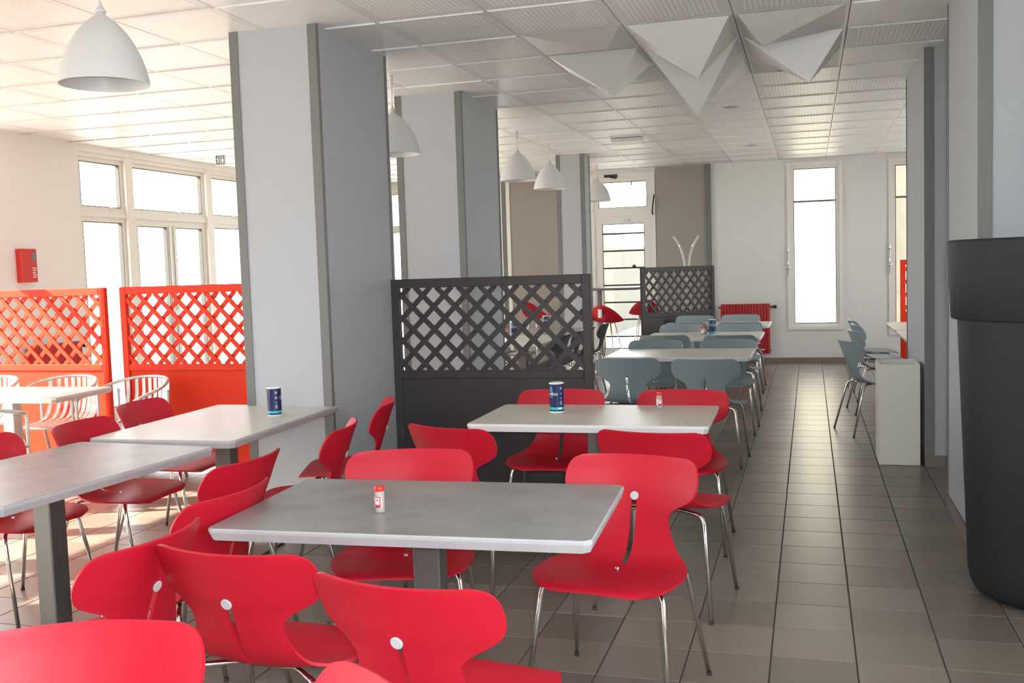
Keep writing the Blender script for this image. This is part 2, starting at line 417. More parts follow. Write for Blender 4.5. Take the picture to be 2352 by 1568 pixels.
# ------------------------------------------------------------------ windows and doors
def frame_rect(mb, axis, pos, d0, d1, a0, a1, z0, z1, w, wb=None):
    wb = wb if wb is not None else w
    def bx(p0, p1, q0, q1):
        if axis == 'x': mb.box(pos + d0, pos + d1, p0, p1, q0, q1)
        else: mb.box(p0, p1, pos + d0, pos + d1, q0, q1)
    bx(a0, a0 + w, z0, z1); bx(a1 - w, a1, z0, z1); bx(a0 + w, a1 - w, z1 - w, z1); bx(a0 + w, a1 - w, z0, z0 + wb)
def sash(root, axis, pos, d, a0, a1, z0, z1, w=0.06, wb=None, thick=0.05):
    mb = MB(); frame_rect(mb, axis, pos, d - thick / 2, d + thick / 2, a0, a1, z0, z1, w, wb)
    s = mb.build('sash', 'frame_white', root); wb = w if wb is None else wb
    g = MB(); frame_rect(g, axis, pos, d - thick / 2 - 0.001, d + thick / 2 + 0.001, a0 + w, a1 - w, z0 + wb, z1 - w, 0.008)
    g.build('gasket', 'gasket', s)
    p = MB()
    if axis == 'x': p.box(pos + d - 0.003, pos + d + 0.003, a0 + w, a1 - w, z0 + wb, z1 - w)
    else: p.box(a0 + w, a1 - w, pos + d - 0.003, pos + d + 0.003, z0 + wb, z1 - w)
    p.build('pane', 'glass', s)
    return s
def left_window(name, y0, label):
    r = empty(name, (0, 0, 0)); tag(r, label, 'window', kind='structure')
    y1 = y0 + 3.40; d = -0.08
    mb = MB(); frame_rect(mb, 'x', XL, d - 0.06, d + 0.06, y0, y1, 0.03, WT, 0.045)
    mb.build('window_frame', 'frame_white', r)
    for a in (y0 + 0.80, y0 + 2.40):
        MB().box(XL + d - 0.07, XL + d + 0.07, a, a + 0.13, 0.03, WT).build('mullion', 'frame_white', r)
    for a0, a1 in ((y0 + 0.045, y0 + 0.80), (y0 + 0.93, y0 + 2.40), (y0 + 2.53, y1 - 0.045)):
        MB().box(XL + d - 0.05, XL + d + 0.05, a0, a1, 2.255, 2.315).build('transom', 'frame_white', r)
        s = sash(r, 'x', XL, d, a0, a1, 2.315, WT - 0.045, 0.05)
        k = MB().lathe([(0.022, 0), (0.022, 0.02), (0.012, 0.03), (0.001, 0.032)], 10).build('handle', 'chrome', s)
        k.location = (XL + d + 0.03, (a0 + a1) / 2 + 0.15, 2.345)
    sash(r, 'x', XL, d, y0 + 0.045, y0 + 0.80, 0.075, 2.255, 0.055)
    sash(r, 'x', XL, d, y0 + 2.53, y1 - 0.045, 0.075, 2.255, 0.055)
    for a0, a1, hy in ((y0 + 0.935, y0 + 1.66, y0 + 1.62), (y0 + 1.67, y0 + 2.395, y0 + 1.71)):
        s = sash(r, 'x', XL, d, a0, a1, 0.05, 2.256, 0.08, 0.12)
        MB().box(XL + d + 0.026, XL + d + 0.04, hy - 0.012, hy + 0.012, 0.2, 2.2).tube([(XL + d + 0.04, hy, 1.05), (XL + d + 0.08, hy, 1.05), (XL + d + 0.08, hy, 1.17)], 0.009).build('bolt_handle', 'aluminium', s)
    return r
left_window('window_1', 9.05, 'white glazed double door with transoms, past the fire alarm')
left_window('window_2', 2.03, 'white glazed double door letting sun onto the terrace-side floor')
left_window('added_window_3', -1.9, 'added white glazed double door farthest behind the viewer, for more daylight')  # unseen window, added so the room gets more daylight
r = empty('added_window_10'); tag(r, 'added white three-bay window in the wall behind the viewer, for fill light', 'window', kind='structure')  # added out of view, lets sky light onto faces turned to the camera
for k in range(3): sash(r, 'y', YF, -0.1, -1.8 + 0.85 * k, -1.8 + 0.85 * (k + 1), 1.0, 2.7, 0.06)
r = empty('added_window_9'); tag(r, 'added wide white window of the side bay, to light the far wall', 'window', kind='structure')  # added out of view to brighten the far wall and bay
for k in range(3): sash(r, 'x', XR2, 0.1, 10.2 + 1.1 * k, 10.2 + 1.1 * (k + 1), 0.9, 2.75, 0.06)
r = empty('window_8'); tag(r, 'white two-bay window letting sun onto the orange screens', 'window', kind='structure')
for k in range(2):
    sash(r, 'x', XL, -0.08, 6.0 + 0.9 * k, 6.9 + 0.9 * k, 2.28, WT, 0.06); sash(r, 'x', XL, -0.08, 6.0 + 0.9 * k, 6.9 + 0.9 * k, 0.03, 2.28, 0.06)
r = empty('window_4'); tag(r, 'glazed bay of the far wall, behind the second column', 'window', kind='structure')
for k in range(3):
    a0 = -6.75 + k * 0.667
    sash(r, 'y', YB, 0.1, a0, a0 + 0.667, 0.03, 2.25, 0.05); sash(r, 'y', YB, 0.1, a0, a0 + 0.667, 2.25, 2.88, 0.05)
# far glazed door with transom
r = empty('door_1'); tag(r, 'white glazed door with barred panes and a tilting transom', 'door', kind='structure')
mb = MB(); frame_rect(mb, 'y', YB, -0.03, 0.08, -3.29, -2.27, 0.0, 2.955, 0.06, 0.03); mb.build('door_frame', 'frame_white', r)
s = sash(r, 'y', YB, 0.02, -3.23, -2.33, 2.36, 2.895, 0.07)
MB().box(-3.05, -2.85, YB - 0.06, YB - 0.01, 2.90, 2.94).tube([(-2.95, YB - 0.07, 2.90), (-2.85, YB - 0.07, 2.88)], 0.012).build('window_stay', 'black', s)
MB().box(-2.64, -2.625, YB - 0.02, YB - 0.006, 2.76, 2.83).build('catch', 'black', s)
MB().box(-3.23, -2.33, YB - 0.02, YB + 0.06, 2.29, 2.36).build('transom', 'frame_white', r)
MB().tube(fillet([(-2.31, YB - 0.03, 2.30), (-2.31, YB - 0.08, 2.32), (-2.30, YB - 0.09, 2.42), (-2.28, YB - 0.06, 2.58), (-2.285, YB - 0.03, 2.60)], 0.03), 0.011).build('stay_lever', 'black', r)
leaf = sash(r, 'y', YB, 0.02, -3.225, -2.335, 0.03, 2.292, 0.115, 0.2)
for k in range(7):
    z = 0.42 + k * 0.268
    MB().box(-3.105, -2.455, YB + 0.012, YB + 0.028, z - 0.012, z + 0.012).build('glazing_bar', 'gasket', leaf)
MB().lathe([(0.03, 0), (0.034, 0.02), (0.02, 0.04), (0.001, 0.045)], 12).build('knob', 'black', leaf).location = (-2.62, YB + 0.0, 1.50)
MB().box(-2.76, -2.68, YB - 0.03, YB - 0.006, 2.20, 2.25).build('door_plate', 'aluminium', leaf)
# narrow window in the white part
def narrow_window(name, x0, x1, z0, z1, tz, label, handle=True):
    r = empty(name); tag(r, label, 'window', kind='structure')
    mb = MB(); frame_rect(mb, 'y', YB, -0.035, 0.12, x0, x1, z0, z1, 0.05); mb.build('window_frame', 'frame_white', r)
    s = sash(r, 'y', YB, 0.03, x0 + 0.05, x1 - 0.05, z0 + 0.05, z1 - 0.05, 0.045)
    MB().box(x0 + 0.09, x1 - 0.09, YB + 0.01, YB + 0.05, tz - 0.014, tz + 0.014).build('glazing_bar', 'steel', s)
    if handle:
        MB().tube([(x0 + 0.01, YB - 0.06, 1.30), (x0 + 0.01, YB - 0.06, 1.66)], 0.008).tube([(x0 - 0.03, YB - 0.09, 1.42), (x0 + 0.05, YB - 0.09, 1.42)], 0.011).tube([(x0 + 0.01, YB - 0.04, 1.42), (x0 + 0.01, YB - 0.09, 1.42)], 0.009).lathe([(0.015, 1.66), (0.018, 1.69), (0.002, 1.71)], 10, x0 + 0.01, YB - 0.06).build('handle', 'chrome', s)
narrow_window('window_5', -0.315, 0.47, 0.49, 2.965, 2.39, 'tall narrow window at the end of the aisle')
narrow_window('window_6', 1.10, 1.90, 0.40, 2.945, 2.39, 'narrow window mostly hidden behind the aisle pilaster')
r = empty('added_window_7'); tag(r, 'added wide white window beside the viewer, for cool fill light', 'window', kind='structure')  # added out of view for cool daylight on the aisle-side column faces
for k in range(4): sash(r, 'x', XR, 0.1, -1.6 + 1.15 * k, -1.6 + 1.15 * (k + 1), 0.9, 2.75, 0.06)
# ------------------------------------------------------------------ outside
gr = MB().box(-60, 60, -40, 70, -0.5, -0.14).build('ground', 'terrace'); tag(gr, 'sunlit pale terrace outside the windows', 'ground', kind='structure')
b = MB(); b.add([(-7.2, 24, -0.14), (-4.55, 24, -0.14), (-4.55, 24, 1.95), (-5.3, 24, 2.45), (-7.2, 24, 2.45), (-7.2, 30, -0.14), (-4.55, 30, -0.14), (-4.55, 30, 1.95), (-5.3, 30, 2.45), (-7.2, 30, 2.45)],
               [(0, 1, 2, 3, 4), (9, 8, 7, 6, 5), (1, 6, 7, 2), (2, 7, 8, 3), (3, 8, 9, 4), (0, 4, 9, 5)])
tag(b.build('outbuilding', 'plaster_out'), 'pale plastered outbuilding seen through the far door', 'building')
tag(MB().box(-2.2, 1.0, 20, 20.4, -0.14, 3.9).build('garden_wall', 'pale_out'), 'added bright wall outside the aisle window, bouncing warm light in', 'wall')  # added reflector wall, sends warm sunlight through the aisle window
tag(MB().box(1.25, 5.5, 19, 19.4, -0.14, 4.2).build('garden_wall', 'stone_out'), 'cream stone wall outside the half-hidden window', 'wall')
rl = empty('terrace_railing', (-9.6, 0, 0)); tag(rl, 'thin metal railing on the terrace outside the glazed doors', 'railing')
MB().tube([(0, 5.0, 0.86), (0, 20, 0.86)], 0.022).build('rail', 'steel', rl)
pm = MB().tube([(0, 0, -0.14), (0, 0, 0.85)], 0.014).mesh('post')
for k in range(11):
    o = obj('post', pm, 'steel', rl); o.location = (0, 5.2 + k * 1.45, 0)

# ------------------------------------------------------------------ chairs
SHELL = [  # y, z, half width, forward wrap at edge, lift at edge
    (-0.232, 0.436, 0.150, 0.0, -0.004), (-0.226, 0.447, 0.190, 0.0, -0.003), (-0.205, 0.455, 0.226, 0.0, 0.0), (-0.150, 0.459, 0.256, 0.0, 0.004),
    (-0.070, 0.456, 0.268, 0.0, 0.010), (0.010, 0.451, 0.264, 0.0, 0.016), (0.075, 0.451, 0.244, 0.0, 0.020), (0.125, 0.462, 0.218, 0.004, 0.018),
    (0.160, 0.484, 0.192, 0.010, 0.010), (0.184, 0.515, 0.170, 0.014, 0.004), (0.201, 0.552, 0.153, 0.018, 0.0), (0.214, 0.590, 0.142, 0.022, 0.0),
    (0.223, 0.618, 0.145, 0.026, 0.0), (0.231, 0.642, 0.170, 0.040, 0.0), (0.239, 0.664, 0.209, 0.060, 0.0), (0.248, 0.690, 0.242, 0.076, 0.0),
    (0.260, 0.728, 0.256, 0.081, 0.0), (0.274, 0.768, 0.256, 0.077, 0.0), (0.286, 0.797, 0.247, 0.069, 0.0), (0.293, 0.813, 0.231, 0.060, 0.0), (0.297, 0.822, 0.203, 0.048, 0.0)]
def shell_mesh():
    us = [-1, -0.9, -0.75, -0.58, -0.4, -0.22]; NR = 46; TH = 0.009
    rows = []
    for r in range(NR):
        y, z, hw, wr, lf = interp(SHELL, r / (NR - 1) * (len(SHELL) - 1))
        xs = [u * hw for u in us] + [-0.0105, 0.0105] + [-u * hw for u in reversed(us)]
        rows.append([(x, y - wr * (x / hw) ** 2, z + lf * (x / hw) ** 2) for x in xs])
    n = len(rows[0]); mid = 6
    # normals by finite differences
    def nrm(r, c):
        a = Vector(rows[min(r + 1, NR - 1)][c]) - Vector(rows[max(r - 1, 0)][c])
        b = Vector(rows[r][min(c + 1, n - 1)]) - Vector(rows[r][max(c - 1, 0)])
        return b.cross(a).normalized()
    V = []; F = []
    for k in (0, 1):
        for r in range(NR):
            for c in range(n):
                V.append(tuple(Vector(rows[r][c]) - nrm(r, c) * (TH * k)))
    slot = lambda r, c: c == mid and 14 <= r < 32
    idx = lambda k, r, c: k * NR * n + r * n + c
    cells = {(r, c) for r in range(NR - 1) for c in range(n - 1) if not slot(r, c)}
    for r, c in cells:
        F.append((idx(0, r, c), idx(0, r, c + 1), idx(0, r + 1, c + 1), idx(0, r + 1, c)))
        F.append((idx(1, r, c), idx(1, r + 1, c), idx(1, r + 1, c + 1), idx(1, r, c + 1)))
        for (dr, dc, a, b) in ((-1, 0, (r, c), (r, c + 1)), (1, 0, (r + 1, c + 1), (r + 1, c)), (0, -1, (r + 1, c), (r, c)), (0, 1, (r, c + 1), (r + 1, c + 1))):
            if (r + dr, c + dc) not in cells:
                F.append((idx(0, *a), idx(1, *a), idx(1, *b), idx(0, *b)))
    mb = MB(); mb.add(V, F, True); me = mb.mesh('seat_shell')
    me.set_sharp_from_angle(angle=math.radians(50))
    return me
shell_me = shell_mesh()
def leg_path(sx, rear):
    if rear: return fillet([(0.03 * sx, 0.03, 0.434), (0.215 * sx, 0.165, 0.440), (0.268 * sx, 0.275, 0.006)], 0.05, 5)
    return fillet([(0.03 * sx, -0.03, 0.434), (0.222 * sx, -0.135, 0.437), (0.262 * sx, -0.225, 0.006)], 0.05, 5)
LEGS = [MB().tube(leg_path(sx, rear), 0.0095, 8).mesh('leg') for sx in (-1, 1) for rear in (0, 1)]
CAPS = []
for sx in (-1, 1):
    for rear in (0, 1):
        p = leg_path(sx, rear); d = (p[-1] - p[-2]).normalized()
        CAPS.append(MB().tube([p[-1] - d * 0.006, Vector((p[-1].x, p[-1].y, 0.0))], 0.0102, 8).mesh('foot_cap'))
for m_ in LEGS: m_.materials.append(MATS['chrome'])
for m_ in CAPS: m_.materials.append(MATS['rubber'])
def disc_mesh():
    # grey roundel riveted over the top of the slot, showing on both sides
    mb = MB(); y, z, hw, wr, lf = interp(SHELL, 31.8 / 45 * (len(SHELL) - 1)); n = 20; t = Vector((0, 0.30, 0.954)).normalized(); nn = Vector((0, -0.954, 0.30))
    c = Vector((0, y, z)) + t * 0.006; R = 0.0165
    def ring(off, rr): return [tuple(c + nn * off + Vector((1, 0, 0)) * rr * math.cos(2 * math.pi * j / n) + t * rr * math.sin(2 * math.pi * j / n)) for j in range(n)]
    mb.loft([ring(0.004, R * 0.9), ring(0.0025, R), ring(-0.0125, R), ring(-0.014, R * 0.9)], True, True, True)
    me = mb.mesh('disc'); me.materials.append(MATS['disc_grey']); return me
DISC = disc_mesh()
def bolt_mesh():
    me = MB().lathe([(0.001, 0.459), (0.007, 0.458), (0.009, 0.453), (0.009, 0.44)], 12, 0, 0.03).mesh('bolt'); me.materials.append(MATS['chrome']); return me
BOLT = bolt_mesh()
def plate_mesh():
    me = MB().cbox(-0.075, 0.075, -0.075, 0.075, 0.424, 0.443, 0.006).mesh('mounting_plate'); me.materials.append(MATS['chrome']); return me
PLATE = plate_mesh()
SHELLS = {}
for c_ in ('red_plastic', 'grey_plastic', 'shaded_grey_plastic'):
    me_ = shell_me.copy(); me_.materials.append(MATS[c_]); me_.name = 'seat_shell'; SHELLS[c_] = me_
def make_chair(name, m):
    r = empty(name)
    obj('seat_shell', SHELLS[m], None, r)
    if m == 'red_plastic': obj('disc', DISC, None, r)
    obj('bolt', BOLT, None, r); obj('mounting_plate', PLATE, None, r)
    for i in range(4):
        l = obj('leg', LEGS[i], None, r); obj('foot_cap', CAPS[i], None, l)
    return r
PROTO = {}
def chair(kind, x, y, deg, label, group):
    m = {'red': 'red_plastic', 'grey': 'grey_plastic', 'dark': 'shaded_grey_plastic'}[kind]
    r = make_chair(kind + '_chair' if kind != 'dark' else 'shaded_grey_chair', m) if kind not in PROTO else copy_tree(PROTO[kind])
    PROTO.setdefault(kind, r)
    r.location = (x, y, 0); r.rotation_euler = (0, 0, math.radians(deg))
    tag(r, label, 'chair', group)
    return r
GR = 'red shell chairs'
RED = [
    ('R1', -1.385, 1.49, 22, 'red shell chair facing the viewer, cropped by the bottom corner'),
    ('R4', -0.905, 1.36, -50, 'red shell chair of which only a rounded top shows at the bottom edge'),
    ('R2', -1.50, 2.57, 176, 'red chair from behind, terrace-side one of two fronting the shaker table'),
    ('R3', -0.915, 2.40, 172, 'red chair from behind, aisle-side one of two fronting the shaker table'),
    ('R5', -2.06, 2.43, -92, 'red shell chair with grey disc, beside the steel post of the grey table'),
    ('R6', -2.16, 3.01, -93, 'red shell chair half hidden behind the corner of the shaker table'),
    ('R7', -2.43, 3.57, -93, 'red shell chair by the cream table, farther of two overlapping sideways chairs'),
    ('R8', -2.42, 4.36, -76, 'red shell chair seen edge-on by the cream table'),
    ('R9', -2.55, 5.14, -71, 'red shell chair seen edge-on against the broad column'),
    ('R10', -1.505, 3.52, 14, 'red shell chair tucked under the far side of the shaker table'),
    ('A', -0.685, 3.50, -9, 'red shell chair facing the viewer at the aisle corner of the shaker table'),
    ('R11', -1.565, 4.62, 160, 'red shell chair from behind, by the cropped corner of the pale table'),
    ('R12', -0.64, 4.58, 171, 'red shell chair from behind, aisle side of the pale table'),
    ('R13', -1.40, 5.50, 3, 'red shell chair behind the blue can on the pale table'),
    ('R14', -0.70, 5.50, 0, 'red shell chair behind the small shaker on the pale table'),
    ('L1', -3.58, 3.80, 88, 'dull red chair across the grey table, cut by the photo edge'),
    ('L2', -3.42, 4.37, 94, 'dull red chair back peeking over where grey and cream tables meet'),
    ('L3', -3.62, 5.12, 94, 'dull red chair back beyond the cream table, before the slatted armchair'),
]
for n, x, y, a, lab in RED: chair('red', x, y, a, lab, GR)
GG = 'grey shell chairs'
GREY = [
    (-1.37, 7.98, 178, 'blue-grey shell chair from behind, by the dark screen'), (-0.75, 7.86, 176, 'blue-grey shell chair from behind, next to the aisle'),
    (-1.40, 9.28, 2, 'grey chair across the first grey-chair table, screen side'), (-0.74, 9.28, -1, 'grey chair across the first grey-chair table, aisle side'),
    (-1.42, 10.42, 179, 'grey chair backed to the first grey-chair table, screen side'), (-0.76, 10.36, 178, 'grey chair backed to the first grey-chair table, aisle side'),
    (-1.45, 11.72, 2, 'grey chair across the blue-can table, lattice side'), (-0.80, 11.66, 0, 'grey chair across the blue-can table, aisle side'),
    (-1.45, 12.55, 180, 'grey chair backed to the blue-can table, lattice side'), (-0.80, 12.50, 179, 'grey chair backed to the blue-can table, aisle side'),
    (-1.50, 13.60, 1, 'pale grey chair back before the far lattice screen'), (-0.90, 13.66, 0, 'pale grey chair back before the red radiator'),
    (0.54, 9.36, 106, 'grey shell chair seen side-on behind the open white box'), (0.66, 10.62, 97, 'second grey chair behind the white box'),
    (0.72, 11.55, 96, 'third grey chair in the line behind the white box'), (0.72, 12.35, 95, 'last grey chair in the line behind the white box'),
]
for x, y, a, lab in GREY: chair('grey', x, y, a, lab, GG)
for x, y, a, lab in ((-2.78, 10.50, -97, 'grey chair with painted-in shade, seen through the lower lattice, first by the lamp tables'), (-2.76, 11.12, -84, 'grey chair with painted-in shade, seen through the lattice, leaning over the first'),
                     (-2.78, 11.80, -92, 'grey chair with painted-in shade, half behind the dark screen post'), (-2.72, 12.40, -86, 'grey chair with painted-in shade, showing beside the screen post against the door'),
                     (-3.62, 11.0, 92, 'grey chair with painted-in shade, on the window side of the lamp table'), (-3.62, 12.3, 88, 'grey chair with painted-in shade, on the window side near the slim column')):
    chair('dark', x, y, a, lab, 'grey shell chairs with painted-in shade')  # same model as the grey chairs, darkened by colour to stand in shade

# ------------------------------------------------------------------ tables
def make_table(name, x, y, deg, L, W, m_top, m_edge, label, group, z=0.75, leg='steel'):
    r = empty(name, (x, y, 0), math.radians(deg)); tag(r, label, 'table', group)
    hx, hy = L / 2, W / 2; c = 0.03
    def ring(i, zz, k):
        a, b = hx - i, hy - i
        return [(-a + k, -b, zz), (a - k, -b, zz), (a, -b + k, zz), (a, b - k, zz), (a - k, b, zz), (-a + k, b, zz), (-a, b - k, zz), (-a, -b + k, zz)]
    MB().loft([ring(0.016, z - 0.042, 0.02), ring(0.008, z - 0.040, 0.02), ring(0.0, z - 0.014, 0.02), ring(0.0, z - 0.006, 0.02), ring(0.004, z - 0.0012, 0.018)], True, True, False).build('edge_band', m_edge, r)
    MB().loft([ring(0.0042, z - 0.004, 0.018), ring(0.0045, z, 0.018)], True, False, True).build('table_top', m_top, r)
    MB().cbox(-0.047, 0.047, -0.047, 0.047, 0.012, z - 0.048, 0.005).build('leg', leg, r)
    MB().cbox(-0.22, 0.22, -0.22, 0.22, 0.0, 0.012, 0.003).build('base_plate', leg, r)
    MB().box(-0.2, 0.2, -0.12, 0.12, z - 0.048, z - 0.042).build('mounting_plate', 'steel', r)
    return r
GT = 'square-legged dining tables'
make_table('dining_table', -1.26, 3.165, 2.8, 1.25, 0.765, 'top_concrete', 'edge_light', 'mottled grey dining table with one red-capped shaker', GT)
make_table('dining_table', -3.16, 3.53, 86, 1.24, 0.81, 'top_concrete', 'edge_light', 'grey dining table under the big pendant lamp', GT)
make_table('dining_table', -3.15, 4.895, 92, 1.26, 0.83, 'top_cream', 'edge_light', 'cream dining table with a blue can, against the broad column', GT)
make_table('dining_table', -1.105, 5.27, 0.8, 1.24, 0.74, 'top_beige', 'edge_white', 'pale dining table with blue can and clear shaker', GT)
make_table('dining_table', -1.105, 8.98, 0, 1.25, 0.84, 'top_beige', 'edge_white', 'pale empty table ringed by grey chairs', GT)
make_table('dining_table', -1.11, 11.15, 0, 1.24, 0.84, 'top_beige', 'edge_white', 'pale table with can and shakers among grey chairs', GT)
make_table('dining_table', -1.10, 13.12, 0, 1.24, 0.78, 'top_beige', 'edge_white', 'pale table in front of the red radiator', GT)
make_table('dining_table', -3.10, 10.85, 90, 1.24, 0.82, 'top_cream', 'edge_white', 'pale lamp table seen through the dark lattice', GT)
make_table('dining_table', -3.10, 12.12, 90, 1.24, 0.82, 'top_concrete', 'edge_light', 'grey lamp table by the slim column', GT)
make_table('dining_table', 1.30, 10.85, 90, 1.24, 0.84, 'top_beige', 'edge_white', 'pale table hidden behind the white-box pilaster', GT)
make_table('dining_table', 1.30, 12.30, 90, 1.30, 0.84, 'top_beige', 'edge_white', 'pale table edge sticking out beyond the pilaster', GT)
make_table('terrace_table', -5.70, 6.06, 2, 1.28, 0.66, 'bin_white', 'aluminium', 'sunlit white table with metal edge before the orange screens', 'metal-edged tables', leg='aluminium')

# ------------------------------------------------------------------ aluminium slatted armchairs
def make_armchair():
    r = empty('slatted_armchair')
    def rail(t):   # t in -1..1, from one arm front round the back to the other
        a = t * math.radians(118)
        x = 0.285 * math.sin(a) if abs(a) < math.pi / 2 else 0.285 * (1 if a > 0 else -1)
        y = 0.27 * math.cos(a) if abs(a) < math.pi / 2 else -0.50 * (abs(a) - math.pi / 2)
        z = 0.785 - 0.125 * min(1.0, (abs(t)) ** 2.2)
        return (x, y, z)
    MB().tube([rail(-1 + 2 * k / 28) for k in range(29)], 0.013, 8).build('arm_rail', 'aluminium', r)
    for sx in (-1, 1):
        MB().tube(fillet([rail(sx), (0.285 * sx, -0.26, 0.63), (0.285 * sx, -0.25, 0.0)], 0.05), 0.012, 8).build('leg', 'aluminium', r)
        MB().tube(fillet([(0.255 * sx, 0.13, 0.70), (0.25 * sx, 0.12, 0.42), (0.27 * sx, 0.27, 0.0)], 0.06), 0.012, 8).build('leg', 'aluminium', r)
        MB().tube([(0.285 * sx, -0.25, 0.43), (0.25 * sx, 0.12, 0.43)], 0.011, 8).build('seat_rail', 'aluminium', r)
    for k in range(9):
        x = -0.205 + 0.41 * k / 8; yb = 0.27 * math.cos(math.asin(min(1, abs(x) / 0.285)))
        zt = 0.785 - 0.125 * (abs(math.asin(x / 0.285)) / math.radians(118)) ** 2.2
        p = [(x, yb, zt), (x, yb - 0.004, 0.66), (x, yb - 0.022, 0.56), (x, yb - 0.055, 0.49), (x, yb - 0.105, 0.452), (x, yb - 0.17, 0.44), (x, -0.10, 0.437), (x, -0.24, 0.437)]
        MB().strip(p, 0.033, (1, 0, 0), 0.006).build('slat', 'aluminium', r)
    MB().tube([(-0.285, -0.25, 0.43), (0.285, -0.25, 0.43)], 0.011, 8).build('seat_rail', 'aluminium', r)
    return r
am = make_armchair()
for k, (x, y, a, lab) in enumerate(((-5.72, 6.58, 6, 'slatted metal armchair behind the sunlit white table'), (-5.02, 6.53, -8, 'slatted metal armchair at the gap between the orange screens'),
                                    (-6.42, 6.50, 0, 'slatted metal armchair cut off by the photo edge, beyond the white table'), (-5.50, 5.42, 172, 'slatted metal armchair on the near side of the white table'))):
    o = am if k == 0 else copy_tree(am)
    o.location = (x, y, 0); o.rotation_euler = (0, 0, math.radians(a)); tag(o, lab, 'armchair', 'slatted metal armchairs')

# ------------------------------------------------------------------ lattice screens
def screen(x, y, deg, L, m, label, group, top=1.495, zl=0.865):
    r = empty('lattice_screen', (x, y, 0), math.radians(deg)); tag(r, label, 'screen', group)
    pw, d = 0.058, 0.022
    for a in (0, L - pw): MB().cbox(a, a + pw, -d, d, 0.0, top, 0.004).build('post', m, r)
    MB().cbox(pw, L - pw, -d, d, top - 0.062, top, 0.004).build('top_rail', m, r)
    MB().cbox(pw, L - pw, -d, d, zl - 0.055, zl, 0.004).build('middle_rail', m, r)
    MB().cbox(pw, L - pw, -d, d, 0.05, 0.11, 0.004).build('bottom_rail', m, r)
    MB().box(pw, L - pw, -0.009, 0.009, 0.11, zl - 0.055).build('panel', m, r)
    x0, x1, z0, z1 = pw - 0.004, L - pw + 0.004, zl - 0.004, top - 0.058
    p = 0.156; hw = 0.0168
    for s in (1, -1):
        yy = (0.001, 0.013) if s == 1 else (-0.013, -0.001)
        k = x0 - (z1 - z0) + p * 0.45 if s == 1 else x0 + p * 0.45
        end = x1 if s == 1 else x1 + (z1 - z0)
        while k < end:
            # centre line: x = k + s*(z - z0); clip to the opening
            t0, t1 = 0.0, z1 - z0
            if s == 1: t0 = max(t0, x0 - k); t1 = min(t1, x1 - k)
            else: t0 = max(t0, k - x1); t1 = min(t1, k - x0)
            if t1 - t0 > 0.03:
                a = Vector((k + s * t0, 0, z0 + t0)); b = Vector((k + s * t1, 0, z0 + t1)); n = Vector((-s, 0, 1)).normalized() * hw
                q = [a - n, b - n, b + n, a + n]
                MB().loft([[(v.x, yy[0], v.z) for v in q], [(v.x, yy[1], v.z) for v in q]], True, True, True).build('slat', m, r)
            k += p
    return r
screen(-2.775, 6.45, 0.0, 1.405, 'lattice_dark', 'dark brown lattice screen standing beside the broad column', 'lattice screens')
screen(-2.19, 13.56, 51.0, 1.38, 'lattice_dark', 'dark brown lattice screen standing askew near the coat stand', 'lattice screens')
screen(-5.40, 6.98, -0.5, 1.405, 'lattice_red', 'orange-red lattice screen reaching to the broad column', 'lattice screens')
screen(-6.95, 7.0, -1.0, 1.41, 'lattice_red', 'orange-red lattice screen cut off by the photo edge', 'lattice screens')
screen(1.06, 13.15, 0.0, 1.4, 'lattice_red', 'red lattice screen glimpsed beside the aisle pilaster', 'lattice screens')

# ------------------------------------------------------------------ pendant lamps
def make_lamp(zb):
    r = empty('pendant_lamp')
    outer = [(0.197, 0.0), (0.192, 0.03), (0.182, 0.075), (0.165, 0.125), (0.140, 0.178), (0.108, 0.228), (0.072, 0.268), (0.040, 0.295), (0.022, 0.308), (0.018, 0.318)]
    inner = [(max(a - 0.004, 0.004), b - 0.003 if b > 0.01 else b) for a, b in outer]
    MB().lathe(outer, 40).lathe(inner[::-1], 40).lathe([(0.193, 0.0), (0.197, 0.0)], 40).build('lamp_shade', 'lamp_white', r)
    MB().lathe([(0.026, 0.318), (0.027, 0.326), (0.016, 0.336), (0.010, 0.350), (0.004, 0.372)], 16, cap0=True).build('shade_cap', 'lamp_white', r)
    MB().tube([(0, 0, 0.36), (0, 0, H - zb - 0.02)], 0.0035, 6).build('cord', 'lamp_white', r)
    MB().lathe([(0.012, H - zb - 0.075), (0.013, H - zb - 0.002)], 12, cap0=True, cap1=True).build('ceiling_rose', 'lamp_white', r)
    MB().lathe([(0.001, 0.08), (0.022, 0.09), (0.03, 0.115), (0.024, 0.15), (0.015, 0.18), (0.015, 0.30)], 14).build('bulb', 'bulb_glass', r)
    return r
for k, (x, y, z, lab) in enumerate(((-3.05, 3.92, 2.435, 'large white bell pendant lamp hanging over the grey table'), (-3.00, 7.12, 2.43, 'white bell pendant lamp half hidden by the broad column'),
                                 (-3.03, 10.61, 2.49, 'white bell pendant lamp next to the second column'), (-3.01, 11.93, 2.485, 'white bell pendant lamp in front of the slim column'),
                                 (-2.97, 14.60, 2.48, 'white bell pendant lamp before the far door'))):
    o = make_lamp(z)
    o.location = (x, y, z); tag(o, lab, 'lamp', 'bell pendant lamps')

